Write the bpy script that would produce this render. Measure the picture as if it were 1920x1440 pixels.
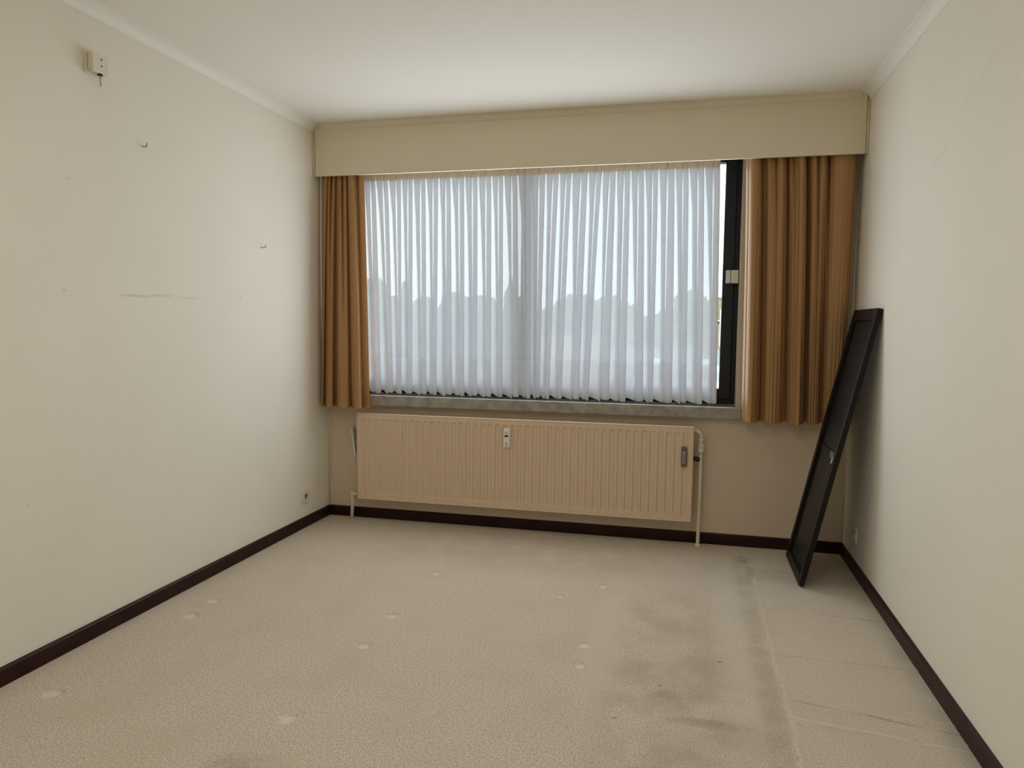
import bpy, bmesh, math, random
from mathutils import Matrix, Vector

random.seed(7)
for _o in list(bpy.data.objects):
    bpy.data.objects.remove(_o, do_unlink=True)
SC = bpy.context.scene
COL = SC.collection

# ------------------------------------------------------------------ room dimensions (metres)
XL, XR = -2.3406, 0.9034          # side walls
YB, YF = 4.4145, -1.25            # window wall, wall behind the camera
ZC = 2.5474                       # ceiling
YP, ZP = 4.2471, 2.2262           # pelmet face and its lower edge
HB, TB = 0.0672, 0.013            # baseboard

# ------------------------------------------------------------------ camera
cam = bpy.data.cameras.new('camera')
cam.sensor_width = 36.0
cam.lens = 1352.85 * 36.0 / 1920.0
cam.clip_start, cam.clip_end = 0.05, 2000.0
camera = bpy.data.objects.new('camera', cam)
COL.objects.link(camera)
r = Vector((0.9717721, 0.23570557, 0.0100931))
u = Vector((-0.02903876, 0.0770462, 0.99660455))
f = Vector((-0.23412761, 0.96876559, -0.08171594))
M = Matrix.Identity(4)
for i in range(3):
    M[i][0], M[i][1], M[i][2] = r[i], u[i], -f[i]
M[2][3] = 1.30
camera.matrix_world = M
SC.camera = camera

# ------------------------------------------------------------------ sky, fill light, exposure
SKY = 3.55
DAY = 22.6
FILL = 15.0
world = bpy.data.worlds.new('overcast_sky')
SC.world = world
world.use_nodes = True
nt = world.node_tree
bg = nt.nodes['Background']
tc = nt.nodes.new('ShaderNodeTexCoord')
nz = nt.nodes.new('ShaderNodeTexNoise')
nz.inputs['Scale'].default_value = 3.0
nz.inputs['Detail'].default_value = 5.0
cr = nt.nodes.new('ShaderNodeValToRGB')
cr.color_ramp.elements[0].position = 0.35
cr.color_ramp.elements[0].color = (0.74, 0.86, 0.97, 1)
cr.color_ramp.elements[1].position = 0.65
cr.color_ramp.elements[1].color = (0.92, 0.97, 1.0, 1)
nt.links.new(tc.outputs['Generated'], nz.inputs['Vector'])
nt.links.new(nz.outputs['Fac'], cr.inputs['Fac'])
nt.links.new(cr.outputs['Color'], bg.inputs['Color'])
bg.inputs['Strength'].default_value = SKY

# daylight coming in through the curtained window
day = bpy.data.lights.new('window_daylight', 'AREA')
day.shape = 'RECTANGLE'
day.size, day.size_y = 2.30, 1.33
day.energy = DAY
day.color = (0.855, 0.915, 1.0)
day_o = bpy.data.objects.new('window_daylight', day)
day_o.location = (-0.880, YB - 0.012, 1.53)
day_o.rotation_euler = (-math.pi / 2, 0, 0)
COL.objects.link(day_o)
# unseen fill light added under the ceiling to brighten the room, above the frame
fill = bpy.data.lights.new('ceiling_fill_light', 'AREA')
fill.shape = 'RECTANGLE'
fill.size = fill.size_y = 1.2
fill.energy = FILL
fill.color = (1.0, 0.97, 0.95)
fill_o = bpy.data.objects.new('ceiling_fill_light', fill)
fill_o.location = (-0.72, 1.1, ZC - 0.02)
COL.objects.link(fill_o)

vs = SC.view_settings
vs.view_transform = 'Standard'
vs.look = 'None'
vs.gamma = 1.0
vs.exposure = 0.0
vs.use_curve_mapping = False
SC.cycles.max_bounces = 16
SC.cycles.diffuse_bounces = 12
SC.cycles.transmission_bounces = 8
SC.cycles.transparent_max_bounces = 32
SC.cycles.sample_clamp_indirect = 6.0

# ------------------------------------------------------------------ materials
def mat(name, color, rough=0.6, metal=0.0, noise=0.0, nscale=30.0, bump=0.0, bscale=200.0, spec=0.5, sheen=0.0):
    m = bpy.data.materials.new(name)
    m.use_nodes = True
    t = m.node_tree
    b = t.nodes['Principled BSDF']
    b.inputs['Base Color'].default_value = (*color, 1)
    b.inputs['Roughness'].default_value = rough
    b.inputs['Metallic'].default_value = metal
    b.inputs['Specular IOR Level'].default_value = spec
    if sheen:
        b.inputs['Sheen Weight'].default_value = sheen
        b.inputs['Sheen Tint'].default_value = (*[min(1, c * 1.6 + .1) for c in color], 1)
    if noise or bump:
        c = t.nodes.new('ShaderNodeTexCoord')
    if noise:
        n = t.nodes.new('ShaderNodeTexNoise')
        n.inputs['Scale'].default_value = nscale
        n.inputs['Detail'].default_value = 4
        k = t.nodes.new('ShaderNodeValToRGB')
        k.color_ramp.elements[0].position = 0.3
        k.color_ramp.elements[1].position = 0.7
        k.color_ramp.elements[0].color = (*[x * (1 - noise) for x in color], 1)
        k.color_ramp.elements[1].color = (*[min(1, x * (1 + noise)) for x in color], 1)
        t.links.new(c.outputs['Object'], n.inputs['Vector'])
        t.links.new(n.outputs['Fac'], k.inputs['Fac'])
        t.links.new(k.outputs['Color'], b.inputs['Base Color'])
    if bump:
        n2 = t.nodes.new('ShaderNodeTexNoise')
        n2.inputs['Scale'].default_value = bscale
        n2.inputs['Detail'].default_value = 3
        bp = t.nodes.new('ShaderNodeBump')
        bp.inputs['Strength'].default_value = bump
        bp.inputs['Distance'].default_value = 0.002
        t.links.new(c.outputs['Object'], n2.inputs['Vector'])
        t.links.new(n2.outputs['Fac'], bp.inputs['Height'])
        t.links.new(bp.outputs['Normal'], b.inputs['Normal'])
    return m


class NB:
    """small helper for scalar node maths inside a material"""
    def __init__(s, m):
        s.t = m.node_tree
        c = s.t.nodes.new('ShaderNodeTexCoord')
        sep = s.t.nodes.new('ShaderNodeSeparateXYZ')
        s.t.links.new(c.outputs['Object'], sep.inputs[0])
        s.co = c.outputs['Object']
        s.x, s.y, s.z = sep.outputs[0], sep.outputs[1], sep.outputs[2]

    def m(s, op, a, b=None, c=None):
        n = s.t.nodes.new('ShaderNodeMath')
        n.operation = op
        for i, v in enumerate((a, b, c)):
            if v is None:
                continue
            if isinstance(v, (int, float)):
                n.inputs[i].default_value = v
            else:
                s.t.links.new(v, n.inputs[i])
        return n.outputs[0]

    def ramp(s, v, lo, hi):                       # smooth 0..1
        n = s.t.nodes.new('ShaderNodeMapRange')
        n.interpolation_type = 'SMOOTHSTEP'
        s.t.links.new(v, n.inputs['Value'])
        n.inputs['From Min'].default_value = lo
        n.inputs['From Max'].default_value = hi
        return n.outputs['Result']

    def noise(s, scale, detail=4.0, stretch=None):
        n = s.t.nodes.new('ShaderNodeTexNoise')
        n.inputs['Scale'].default_value = scale
        n.inputs['Detail'].default_value = detail
        if stretch:
            mp = s.t.nodes.new('ShaderNodeMapping')
            mp.inputs['Scale'].default_value = stretch
            s.t.links.new(s.co, mp.inputs['Vector'])
            s.t.links.new(mp.outputs['Vector'], n.inputs['Vector'])
        else:
            s.t.links.new(s.co, n.inputs['Vector'])
        return n.outputs['Fac']

    def blob(s, a, b, ca, cb, ra, rb):            # soft elliptical spot, 1 in the middle
        da = s.m('DIVIDE', s.m('SUBTRACT', a, ca), ra)
        db = s.m('DIVIDE', s.m('SUBTRACT', b, cb), rb)
        d = s.m('ADD', s.m('MULTIPLY', da, da), s.m('MULTIPLY', db, db))
        return s.ramp(d, 1.0, 0.0)

    def mix(s, fac, c1, c2):
        n = s.t.nodes.new('ShaderNodeMix')
        n.data_type = 'RGBA'
        if isinstance(fac, (int, float)):
            n.inputs[0].default_value = fac
        else:
            s.t.links.new(fac, n.inputs[0])
        for i, c in ((6, c1), (7, c2)):
            if isinstance(c, tuple):
                n.inputs[i].default_value = (*c, 1)
            else:
                s.t.links.new(c, n.inputs[i])
        return n.outputs[2]


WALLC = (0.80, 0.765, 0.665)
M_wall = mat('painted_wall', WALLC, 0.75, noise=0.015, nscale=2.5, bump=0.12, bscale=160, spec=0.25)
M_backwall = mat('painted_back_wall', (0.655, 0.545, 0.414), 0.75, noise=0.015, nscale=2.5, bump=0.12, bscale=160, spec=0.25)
M_ceil = mat('painted_ceiling', (0.84, 0.82, 0.75), 0.8, noise=0.01, nscale=2, bump=0.06, bscale=140, spec=0.2)
M_pelmet = mat('cream_gloss_paint', (0.72, 0.655, 0.505), 0.5, noise=0.015, nscale=3, spec=0.3)
M_cove = mat('white_cove_paint', (0.85, 0.83, 0.77), 0.6, spec=0.3)
M_base = mat('mahogany_baseboard', (0.024, 0.0055, 0.0048), 0.42, noise=0.35, nscale=9, spec=0.22)
M_baseback = M_base
M_black = mat('black_window_frame', (0.012, 0.011, 0.012), 0.45, spec=0.35)
M_marble = mat('grey_marble', (0.30, 0.285, 0.25), 0.16, noise=0.28, nscale=14, spec=0.6)
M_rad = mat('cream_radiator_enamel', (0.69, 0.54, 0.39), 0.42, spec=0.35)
M_pipe = mat('cream_painted_pipe', (0.70, 0.62, 0.47), 0.45, spec=0.35)
M_brass = mat('tarnished_valve', (0.30, 0.23, 0.14), 0.4, 0.6)
M_knob = mat('black_plastic', (0.015, 0.015, 0.015), 0.4)
M_white = mat('white_plastic', (0.80, 0.78, 0.74), 0.4)
M_ivory = mat('ivory_plastic', (0.72, 0.67, 0.55), 0.4)
M_dark = mat('dark_recess', (0.02, 0.018, 0.016), 0.6)
M_grey = mat('grey_plastic', (0.12, 0.11, 0.095), 0.45)
M_silver = mat('brushed_metal', (0.55, 0.55, 0.54), 0.35, 0.8)
M_worn = mat('worn_metal', (0.20, 0.19, 0.18), 0.4, 0.6, noise=.5, nscale=60)
M_pale = mat('pale_green_ceramic', (0.55, 0.60, 0.52), 0.35)
M_screen = mat('dark_stained_wood_frame', (0.008, 0.0065, 0.0065), 0.45, noise=0.2, nscale=20, spec=0.22)
M_steel = mat('steel_wire', (0.22, 0.20, 0.17), 0.4, 0.7)

# marks on the left wall (scuffs, filled holes)
def wall_marks():
    m = mat('painted_wall_left', WALLC, 0.75, spec=0.25)
    n = NB(m)
    b = m.node_tree.nodes['Principled BSDF']
    base = n.mix(n.ramp(n.noise(2.5), 0.3, 0.7), tuple(c * 0.985 for c in WALLC), tuple(c * 1.01 for c in WALLC))
    wob = n.m('MULTIPLY', n.m('SUBTRACT', n.noise(9.0), 0.5), 0.03)
    zz = n.m('ADD', n.z, wob)
    k = n.m('ABSOLUTE', n.m('SUBTRACT', zz, 1.412))
    line = n.m('MULTIPLY', n.ramp(k, 0.006, 0.001), n.m('MULTIPLY', n.ramp(n.y, 2.30, 2.6), n.ramp(n.y, 3.25, 2.95)))
    line = n.m('MULTIPLY', line, n.ramp(n.noise(6.0, 2, (1, 1, 3)), 0.40, 0.62))
    s1 = n.blob(n.y, zz, 2.84, 1.418, 0.10, 0.007)
    s2 = n.blob(n.y, zz, 2.70, 1.408, 0.12, 0.005)
    s3 = n.blob(n.y, n.z, 3.455, 1.431, 0.010, 0.010)
    s4 = n.blob(n.y, n.z, 2.357, 1.845, 0.020, 0.008)
    s5 = n.blob(n.y, n.z, 2.316, 1.414, 0.014, 0.008)
    s6 = n.blob(n.y, n.z, 2.62, 1.72, 0.012, 0.006)
    tot = line
    for w, s in ((0.9, s1), (0.9, s2), (1.0, s3), (0.4, s4), (0.9, s5), (0.25, s6)):
        tot = n.m('MAXIMUM', tot, n.m('MULTIPLY', s, w))
    for (y, z, w) in ((2.12, 0.62, .8), (2.34, 0.47, .6), (2.52, 1.20, .5), (2.2, 0.40, .7), (3.05, 1.86, .4), (2.55, .86, .5)):
        tot = n.m('MAXIMUM', tot, n.m('MULTIPLY', n.blob(n.y, n.z, y, z, 0.007, 0.007), w))
    colr = n.mix(n.m('MULTIPLY', tot, 0.32), base, (0.34, 0.30, 0.23))
    m.node_tree.links.new(colr, b.inputs['Base Color'])
    bp = m.node_tree.nodes.new('ShaderNodeBump')
    bp.inputs['Strength'].default_value = 0.12
    bp.inputs['Distance'].default_value = 0.002
    m.node_tree.links.new(n.noise(160, 3), bp.inputs['Height'])
    m.node_tree.links.new(bp.outputs['Normal'], b.inputs['Normal'])
    return m


def wall_marks_right():
    m = mat('painted_wall_right', WALLC, 0.75, spec=0.25)
    n = NB(m)
    b = m.node_tree.nodes['Principled BSDF']
    base = n.mix(n.ramp(n.noise(2.5), 0.3, 0.7), tuple(c * 0.985 for c in WALLC), tuple(c * 1.01 for c in WALLC))
    d = n.m('SUBTRACT', n.z, n.m('ADD', n.m('MULTIPLY', n.m('SUBTRACT', n.y, 3.1), -0.26), 1.94))
    l1 = n.m('MULTIPLY', n.ramp(n.m('ABSOLUTE', d), 0.012, 0.002), n.m('MULTIPLY', n.ramp(n.y, 2.95, 3.0), n.ramp(n.y, 3.22, 3.15)))
    d2 = n.m('SUBTRACT', n.z, n.m('ADD', n.m('MULTIPLY', n.m('SUBTRACT', n.y, 2.7), -0.3), 2.12))
    l2 = n.m('MULTIPLY', n.ramp(n.m('ABSOLUTE', d2), 0.02, 0.002), n.m('MULTIPLY', n.ramp(n.y, 2.5, 2.6), n.ramp(n.y, 2.95, 2.85)))
    colr = n.mix(n.m('MULTIPLY', n.m('MAXIMUM', l1, n.m('MULTIPLY', l2, .5)), 0.12), base, (0.42, 0.37, 0.28))
    m.node_tree.links.new(colr, b.inputs['Base Color'])
    return m


DENTS = [(-2.120, 1.985, .030), (-2.107, 2.687, .028), (-2.120, 2.864, .028), (-1.245, 2.044, .032), (-1.246, 2.918, .026),
         (-1.237, 2.608, .026), (-1.240, 3.488, .024), (-0.373, 2.843, .026), (-0.365, 2.663, .024), (-0.375, 3.531, .022), (-0.560, 3.348, .018)]


def carpet():
    m = mat('beige_carpet', (0.5, 0.45, 0.36), 0.95, spec=0.1)
    n = NB(m)
    t = m.node_tree
    b = t.nodes['Principled BSDF']
    A, B = (0.445, 0.375, 0.285), (0.700, 0.625, 0.505)
    base = n.mix(n.ramp(n.noise(165, 8), 0.33, 0.67), A, B)
    base = n.mix(n.m('MULTIPLY', n.ramp(n.noise(60, 5), 0.48, 0.78), 0.40), base, (0.40, 0.34, 0.255))
    base = n.mix(n.m('MULTIPLY', n.ramp(n.noise(3.5, 3), 0.4, 0.75), 0.25), base, (0.47, 0.395, 0.29))
    # brown walked-in stain, right of the middle
    big = n.ramp(n.noise(5.0, 6), 0.36, 0.66)
    st = n.m('MULTIPLY', n.blob(n.x, n.y, 0.02, 2.35, 0.36, 1.15), big)
    st = n.m('MAXIMUM', st, n.m('MULTIPLY', n.blob(n.x, n.y, -0.05, 3.1, 0.30, 0.6), n.m('MULTIPLY', big, .7)))
    base = n.mix(n.m('MULTIPLY', st, 0.50), base, (0.36, 0.285, 0.20))
    # worn pale lanes
    pale = n.m('MAXIMUM', n.blob(n.x, n.y, 0.22, 3.0, 0.10, 1.2), n.m('MULTIPLY', n.blob(n.x, n.y, -0.30, 2.9, 0.12, 0.8), .8))
    base = n.mix(n.m('MULTIPLY', pale, 0.35), base, (0.63, 0.57, 0.47))
    # grey line where a wardrobe stood, and the strip it covered
    wob = n.m('MULTIPLY', n.m('SUBTRACT', n.noise(4.0), 0.5), 0.05)
    xx = n.m('ADD', n.x, wob)
    lane = n.m('MULTIPLY', n.ramp(xx, 0.255, 0.305), n.ramp(xx, 0.365, 0.345))
    lane = n.m('MULTIPLY', lane, n.ramp(n.y, 4.25, 4.1))
    lane = n.m('MULTIPLY', lane, n.ramp(n.noise(7, 4), 0.25, 0.65))
    base = n.mix(n.m('MULTIPLY', lane, 0.38), base, (0.34, 0.29, 0.22))
    strip = n.m('MULTIPLY', n.ramp(n.x, 0.36, 0.37), n.ramp(n.y, 3.9, 3.85))
    base = n.mix(n.m('MULTIPLY', strip, 0.35), base, (0.60, 0.53, 0.43))
    back = n.m('MULTIPLY', n.ramp(n.x, 0.36, 0.40), n.m('MULTIPLY', n.ramp(n.y, 3.80, 3.84), n.ramp(n.y, 4.02, 3.96)))
    base = n.mix(n.m('MULTIPLY', back, 0.25), base, (0.36, 0.30, 0.23))
    for (cx, cy, ra, rb, w) in ((0.335, 4.15, .06, .09, .45), (0.36, 3.95, .03, .14, .4), (-1.22, 1.77, .16, .09, .45), (-0.08, 2.0, .10, .10, .5),
                                (-0.03, 2.52, .07, .04, .3), (0.16, 2.83, .015, .012, .8), (-0.06, 2.58, .012, .01, .7), (-0.2, 2.32, .01, .01, .7), (0.10, 2.36, .18, .04, .35), (-.9, 3.95, 1.3, .45, .22)):
        base = n.mix(n.m('MULTIPLY', n.m('MULTIPLY', n.blob(n.x, n.y, cx, cy, ra, rb), n.ramp(n.noise(9, 4), 0.2, 0.6)), w), base, (0.25, 0.185, 0.12))
    # cross seams of the covered strip
    for (yc, sl, w, c) in ((3.425, -.055, .009, (0.30, 0.25, 0.19)), (2.945, 0.0, .006, (0.38, 0.33, 0.26)), (2.55, -.2, .007, (0.27, 0.22, 0.17)),
                           (2.44, -.15, .008, (0.72, 0.66, 0.56)), (3.98, -.05, .010, (0.28, 0.23, 0.17))):
        d = n.m('ABSOLUTE', n.m('SUBTRACT', n.m('SUBTRACT', n.y, yc), n.m('MULTIPLY', n.m('SUBTRACT', n.x, 0.62), sl)))
        sm = n.m('MULTIPLY', n.ramp(d, w, w * .3), n.ramp(n.x, 0.36, 0.38))
        sm = n.m('MULTIPLY', sm, n.ramp(n.noise(11, 3), 0.30, 0.55))
        base = n.mix(n.m('MULTIPLY', sm, 0.5), base, c)
    edge = n.m('MULTIPLY', n.ramp(n.m('ABSOLUTE', n.m('SUBTRACT', xx, 0.372)), 0.010, 0.003), n.ramp(n.y, 3.95, 3.8))
    base = n.mix(n.m('MULTIPLY', edge, 0.45), base, (0.66, 0.59, 0.46))
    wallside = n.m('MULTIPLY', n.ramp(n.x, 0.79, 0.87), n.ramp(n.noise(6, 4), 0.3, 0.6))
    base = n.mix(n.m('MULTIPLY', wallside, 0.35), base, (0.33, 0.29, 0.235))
    # flattened pile in the furniture dents
    for (cx, cy, ra) in DENTS:
        base = n.mix(n.m('MULTIPLY', n.blob(n.x, n.y, cx, cy, ra * 1.1, ra * 1.1), 0.7), base, (0.72, 0.655, 0.55))
    t.links.new(base, b.inputs['Base Color'])
    bp = t.nodes.new('ShaderNodeBump')
    bp.inputs['Strength'].default_value = 0.35
    bp.inputs['Distance'].default_value = 0.004
    t.links.new(n.noise(420, 3), bp.inputs['Height'])
    t.links.new(bp.outputs['Normal'], b.inputs['Normal'])
    return m


def cloth_drape():
    m = bpy.data.materials.new('gold_brown_satin')
    m.use_nodes = True
    t = m.node_tree
    b = t.nodes['Principled BSDF']
    out = t.nodes['Material Output']
    colr = (0.40, 0.222, 0.090)
    b.inputs['Base Color'].default_value = (*colr, 1)
    b.inputs['Roughness'].default_value = 0.5
    b.inputs['Specular IOR Level'].default_value = 0.45
    b.inputs['Sheen Weight'].default_value = 0.08
    b.inputs['Sheen Tint'].default_value = (0.9, 0.75, 0.5, 1)
    tr = t.nodes.new('ShaderNodeBsdfTranslucent')
    tr.inputs['Color'].default_value = (0.62, 0.30, 0.10, 1)
    mx = t.nodes.new('ShaderNodeMixShader')
    mx.inputs[0].default_value = 0.06
    t.links.new(b.outputs[0], mx.inputs[1])
    t.links.new(tr.outputs[0], mx.inputs[2])
    t.links.new(mx.outputs[0], out.inputs['Surface'])
    return m


def cloth_sheer(name, solid, through, colr=(0.92, 0.935, 0.985)):
    """voile: mostly light-scattering threads (share solid), of which a part (through) passes light on"""
    m = bpy.data.materials.new(name)
    m.use_nodes = True
    t = m.node_tree
    t.nodes.remove(t.nodes['Principled BSDF'])
    out = t.nodes['Material Output']
    tp = t.nodes.new('ShaderNodeBsdfTransparent')
    tl = t.nodes.new('ShaderNodeBsdfTranslucent')
    tl.inputs['Color'].default_value = (*colr, 1)
    df = t.nodes.new('ShaderNodeBsdfDiffuse')
    df.inputs['Color'].default_value = (*colr, 1)
    a = t.nodes.new('ShaderNodeMixShader')
    a.inputs[0].default_value = 1 - through
    t.links.new(tl.outputs[0], a.inputs[1])
    t.links.new(df.outputs[0], a.inputs[2])
    mx = t.nodes.new('ShaderNodeMixShader')
    c = t.nodes.new('ShaderNodeTexCoord')
    nn = t.nodes.new('ShaderNodeTexNoise')
    nn.inputs['Scale'].default_value = 55
    nn.inputs['Detail'].default_value = 3
    mr = t.nodes.new('ShaderNodeMapRange')
    mr.inputs['To Min'].default_value = solid - 0.012
    mr.inputs['To Max'].default_value = min(1, solid + 0.012)
    t.links.new(c.outputs['Object'], nn.inputs['Vector'])
    t.links.new(nn.outputs['Fac'], mr.inputs['Value'])
    t.links.new(mr.outputs['Result'], mx.inputs[0])
    t.links.new(tp.outputs[0], mx.inputs[1])
    t.links.new(a.outputs[0], mx.inputs[2])
    t.links.new(mx.outputs[0], out.inputs['Surface'])
    return m


def glass_mat():
    m = bpy.data.materials.new('window_glass')
    m.use_nodes = True
    t = m.node_tree
    t.nodes.remove(t.nodes['Principled BSDF'])
    out = t.nodes['Material Output']
    tp = t.nodes.new('ShaderNodeBsdfTransparent')
    tp.inputs['Color'].default_value = (0.96, 0.985, 0.98, 1)
    gl = t.nodes.new('ShaderNodeBsdfGlossy')
    gl.inputs['Roughness'].default_value = 0.02
    fr = t.nodes.new('ShaderNodeFresnel')
    fr.inputs['IOR'].default_value = 1.45
    mx = t.nodes.new('ShaderNodeMixShader')
    t.links.new(fr.outputs[0], mx.inputs[0])
    t.links.new(tp.outputs[0], mx.inputs[1])
    t.links.new(gl.outputs[0], mx.inputs[2])
    t.links.new(mx.outputs[0], out.inputs['Surface'])
    return m


def mesh_mat():
    m = bpy.data.materials.new('fly_screen_mesh')
    m.use_nodes = True
    t = m.node_tree
    b = t.nodes['Principled BSDF']
    out = t.nodes['Material Output']
    b.inputs['Base Color'].default_value = (0.020, 0.019, 0.017, 1)
    b.inputs['Roughness'].default_value = 0.5
    b.inputs['Specular IOR Level'].default_value = 0.25
    tp = t.nodes.new('ShaderNodeBsdfTransparent')
    mx = t.nodes.new('ShaderNodeMixShader')
    c = t.nodes.new('ShaderNodeTexCoord')
    ch = t.nodes.new('ShaderNodeTexNoise')
    ch.inputs['Scale'].default_value = 900
    mr = t.nodes.new('ShaderNodeMapRange')
    mr.inputs['To Min'].default_value = 0.60
    mr.inputs['To Max'].default_value = 0.95
    t.links.new(c.outputs['Object'], ch.inputs['Vector'])
    t.links.new(ch.outputs['Fac'], mr.inputs['Value'])
    t.links.new(mr.outputs['Result'], mx.inputs[0])
    t.links.new(tp.outputs[0], mx.inputs[1])
    t.links.new(b.outputs[0], mx.inputs[2])
    t.links.new(mx.outputs[0], out.inputs['Surface'])
    return m


M_wall_left = wall_marks()
M_wall_right = wall_marks_right()
M_carpet = carpet()
M_drape = cloth_drape()
M_sheer = cloth_sheer('white_sheer_voile', 0.87, 0.55)
M_hem = cloth_sheer('white_sheer_hem', 0.93, 0.47)
M_tape = cloth_sheer('sheer_heading_tape', 0.985, 0.38, (0.88, 0.80, 0.70))
M_glass = glass_mat()
M_net = mesh_mat()

# ------------------------------------------------------------------ mesh helpers
def link(name, bm, m, parent=None, smooth=False, bevel=0.0, kind=None):
    me = bpy.data.meshes.new(name)
    bmesh.ops.recalc_face_normals(bm, faces=bm.faces)
    bm.to_mesh(me)
    bm.free()
    ms = m if isinstance(m, (list, tuple)) else [m]
    for q in ms:
        me.materials.append(q)
    if smooth:
        for p in me.polygons:
            p.use_smooth = True
    o = bpy.data.objects.new(name, me)
    COL.objects.link(o)
    if parent is not None:
        o.parent = parent
    if bevel:
        b = o.modifiers.new('bevel', 'BEVEL')
        b.width = bevel
        b.segments = 2
        b.limit_method = 'ANGLE'
    if kind:
        o['kind'] = kind
    return o


def tag(o, label, cat, group=None):
    o['label'] = label
    o['category'] = cat
    if group:
        o['group'] = group
    return o


def empty(name, loc, label=None, cat=None, group=None):
    o = bpy.data.objects.new(name, None)
    o.empty_display_size = 0.1
    o.location = loc
    COL.objects.link(o)
    if label:
        tag(o, label, cat, group)
    return o


def box(bm, x0, x1, y0, y1, z0, z1):
    v = [bm.verts.new(p) for p in ((x0, y0, z0), (x1, y0, z0), (x1, y1, z0), (x0, y1, z0), (x0, y0, z1), (x1, y0, z1), (x1, y1, z1), (x0, y1, z1))]
    for q in ((0, 3, 2, 1), (4, 5, 6, 7), (0, 1, 5, 4), (1, 2, 6, 5), (2, 3, 7, 6), (3, 0, 4, 7)):
        bm.faces.new([v[i] for i in q])


def boxes(*bs):
    bm = bmesh.new()
    for b in bs:
        box(bm, *b)
    return bm


def tube(bm, pts, r, n=12, cap=True):
    pts = [Vector(p) for p in pts]
    rs = r if isinstance(r, (list, tuple)) else [r] * len(pts)
    rings = []
    prev = None
    for i, p in enumerate(pts):
        d = (pts[min(i + 1, len(pts) - 1)] - pts[max(i - 1, 0)]).normalized()
        a = prev if prev is not None else (Vector((0, 0, 1)) if abs(d.z) < .9 else Vector((1, 0, 0)))
        a = (a - d * a.dot(d)).normalized()
        prev = a
        c = d.cross(a)
        rings.append([bm.verts.new(p + rs[i] * (math.cos(2 * math.pi * k / n) * a + math.sin(2 * math.pi * k / n) * c)) for k in range(n)])
    for A, B in zip(rings, rings[1:]):
        for k in range(n):
            bm.faces.new((A[k], A[(k + 1) % n], B[(k + 1) % n], B[k]))
    if cap:
        bm.faces.new(rings[0][::-1])
        bm.faces.new(rings[-1])


def extrude_profile(bm, prof, path):
    """prof: list of (a,b) pairs; path: function (a,b,end) -> point for end 0 and 1"""
    r0 = [bm.verts.new(path(a, b, 0)) for a, b in prof]
    r1 = [bm.verts.new(path(a, b, 1)) for a, b in prof]
    n = len(prof)
    for i in range(n):
        bm.faces.new((r0[i], r0[(i + 1) % n], r1[(i + 1) % n], r1[i]))
    bm.faces.new(r0[::-1])
    bm.faces.new(r1)


def off(o, loc):
    """bake a parent Empty's location out of a child built in world coordinates"""
    o.location = (-loc[0], -loc[1], -loc[2])
    return o


def structure(o):
    o['kind'] = 'structure'
    return o


# ------------------------------------------------------------------ room shell
W = 0.28
OX0, OX1, OZ0, OZ1 = -2.29, 0.290, 0.800, 2.335      # window opening

# floor: fine lines where the furniture feet pressed the pile down
def axis(lo, hi, step, centres, rad, fine):
    s = set()
    k = lo
    while k < hi:
        s.add(round(k, 4))
        k += step
    s.add(round(hi, 4))
    for c in centres:
        k = c - rad
        while k <= c + rad:
            s.add(round(k, 4))
            k += fine
    return sorted(s)


xs = axis(XL - .02, XR + .02, 0.06, [d[0] for d in DENTS], 0.042, 0.007)
xs = sorted(set(xs) | {0.352, 0.360, 0.367, 0.374, 0.382})
ys = axis(YF - .02, YB + .02, 0.06, [d[1] for d in DENTS], 0.042, 0.007)
ys = sorted(set(ys) | {round(c + d, 4) for c in (3.425, 2.945, 2.55, 2.44, 3.98) for d in (-.012, -.006, 0, .006, .012)})
bm = bmesh.new()
grid = []
for y in ys:
    row = []
    for x in xs:
        z = 0.0
        for (cx, cy, ra) in DENTS:
            d = math.hypot(x - cx, y - cy) / ra
            if d < 1.25:
                z -= 0.006 * (1 if d < .7 else (1.25 - d) / .55)
        if 0.355 < x < 0.380 and 1.2 < y < 4.0:
            z += 0.0025
        if x > 0.37:
            for c in (3.425, 2.945, 2.55, 2.44, 3.98):
                if abs(y - c) < .009:
                    z += 0.0022
        row.append(bm.verts.new((x, y, z)))
    grid.append(row)
for a, b in zip(grid, grid[1:]):
    for i in range(len(xs) - 1):
        bm.faces.new((a[i], a[i + 1], b[i + 1], b[i]))
structure(link('floor', bm, M_carpet, smooth=True))

structure(link('ceiling', boxes((XL - W, XR + W, YF - W, YB + W, ZC, ZC + .2)), M_ceil))
structure(link('wall_left', boxes((XL - W, XL, YF - W, YB + W, -.2, ZC)), M_wall_left))
structure(link('wall_right', boxes((XR, XR + W, YF - W, YB + W, -.2, ZC)), M_wall_right))
structure(link('wall_front', boxes((XL, XR, YF - W, YF, -.2, ZC)), M_wall))
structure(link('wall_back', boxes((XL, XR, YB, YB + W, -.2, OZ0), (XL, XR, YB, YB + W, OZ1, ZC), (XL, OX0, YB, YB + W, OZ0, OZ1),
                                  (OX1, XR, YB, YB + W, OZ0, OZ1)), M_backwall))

# baseboards
def baseprof():
    return [(0, 0), (TB, 0), (TB, HB - .008), (TB - .004, HB - .002), (TB - .008, HB), (0, HB)]


bm = bmesh.new()
extrude_profile(bm, baseprof(), lambda a, b, e: (XL + a, YF if e == 0 else YB, b))
structure(link('baseboard_left', bm, M_base))
bm = bmesh.new()
extrude_profile(bm, baseprof(), lambda a, b, e: (XR - a, YF if e == 0 else YB, b))
structure(link('baseboard_right', bm, M_base))
bm = bmesh.new()
extrude_profile(bm, baseprof(), lambda a, b, e: (XL + TB if e == 0 else XR - TB, YB - a, b))
structure(link('baseboard_back', bm, M_baseback))

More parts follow.
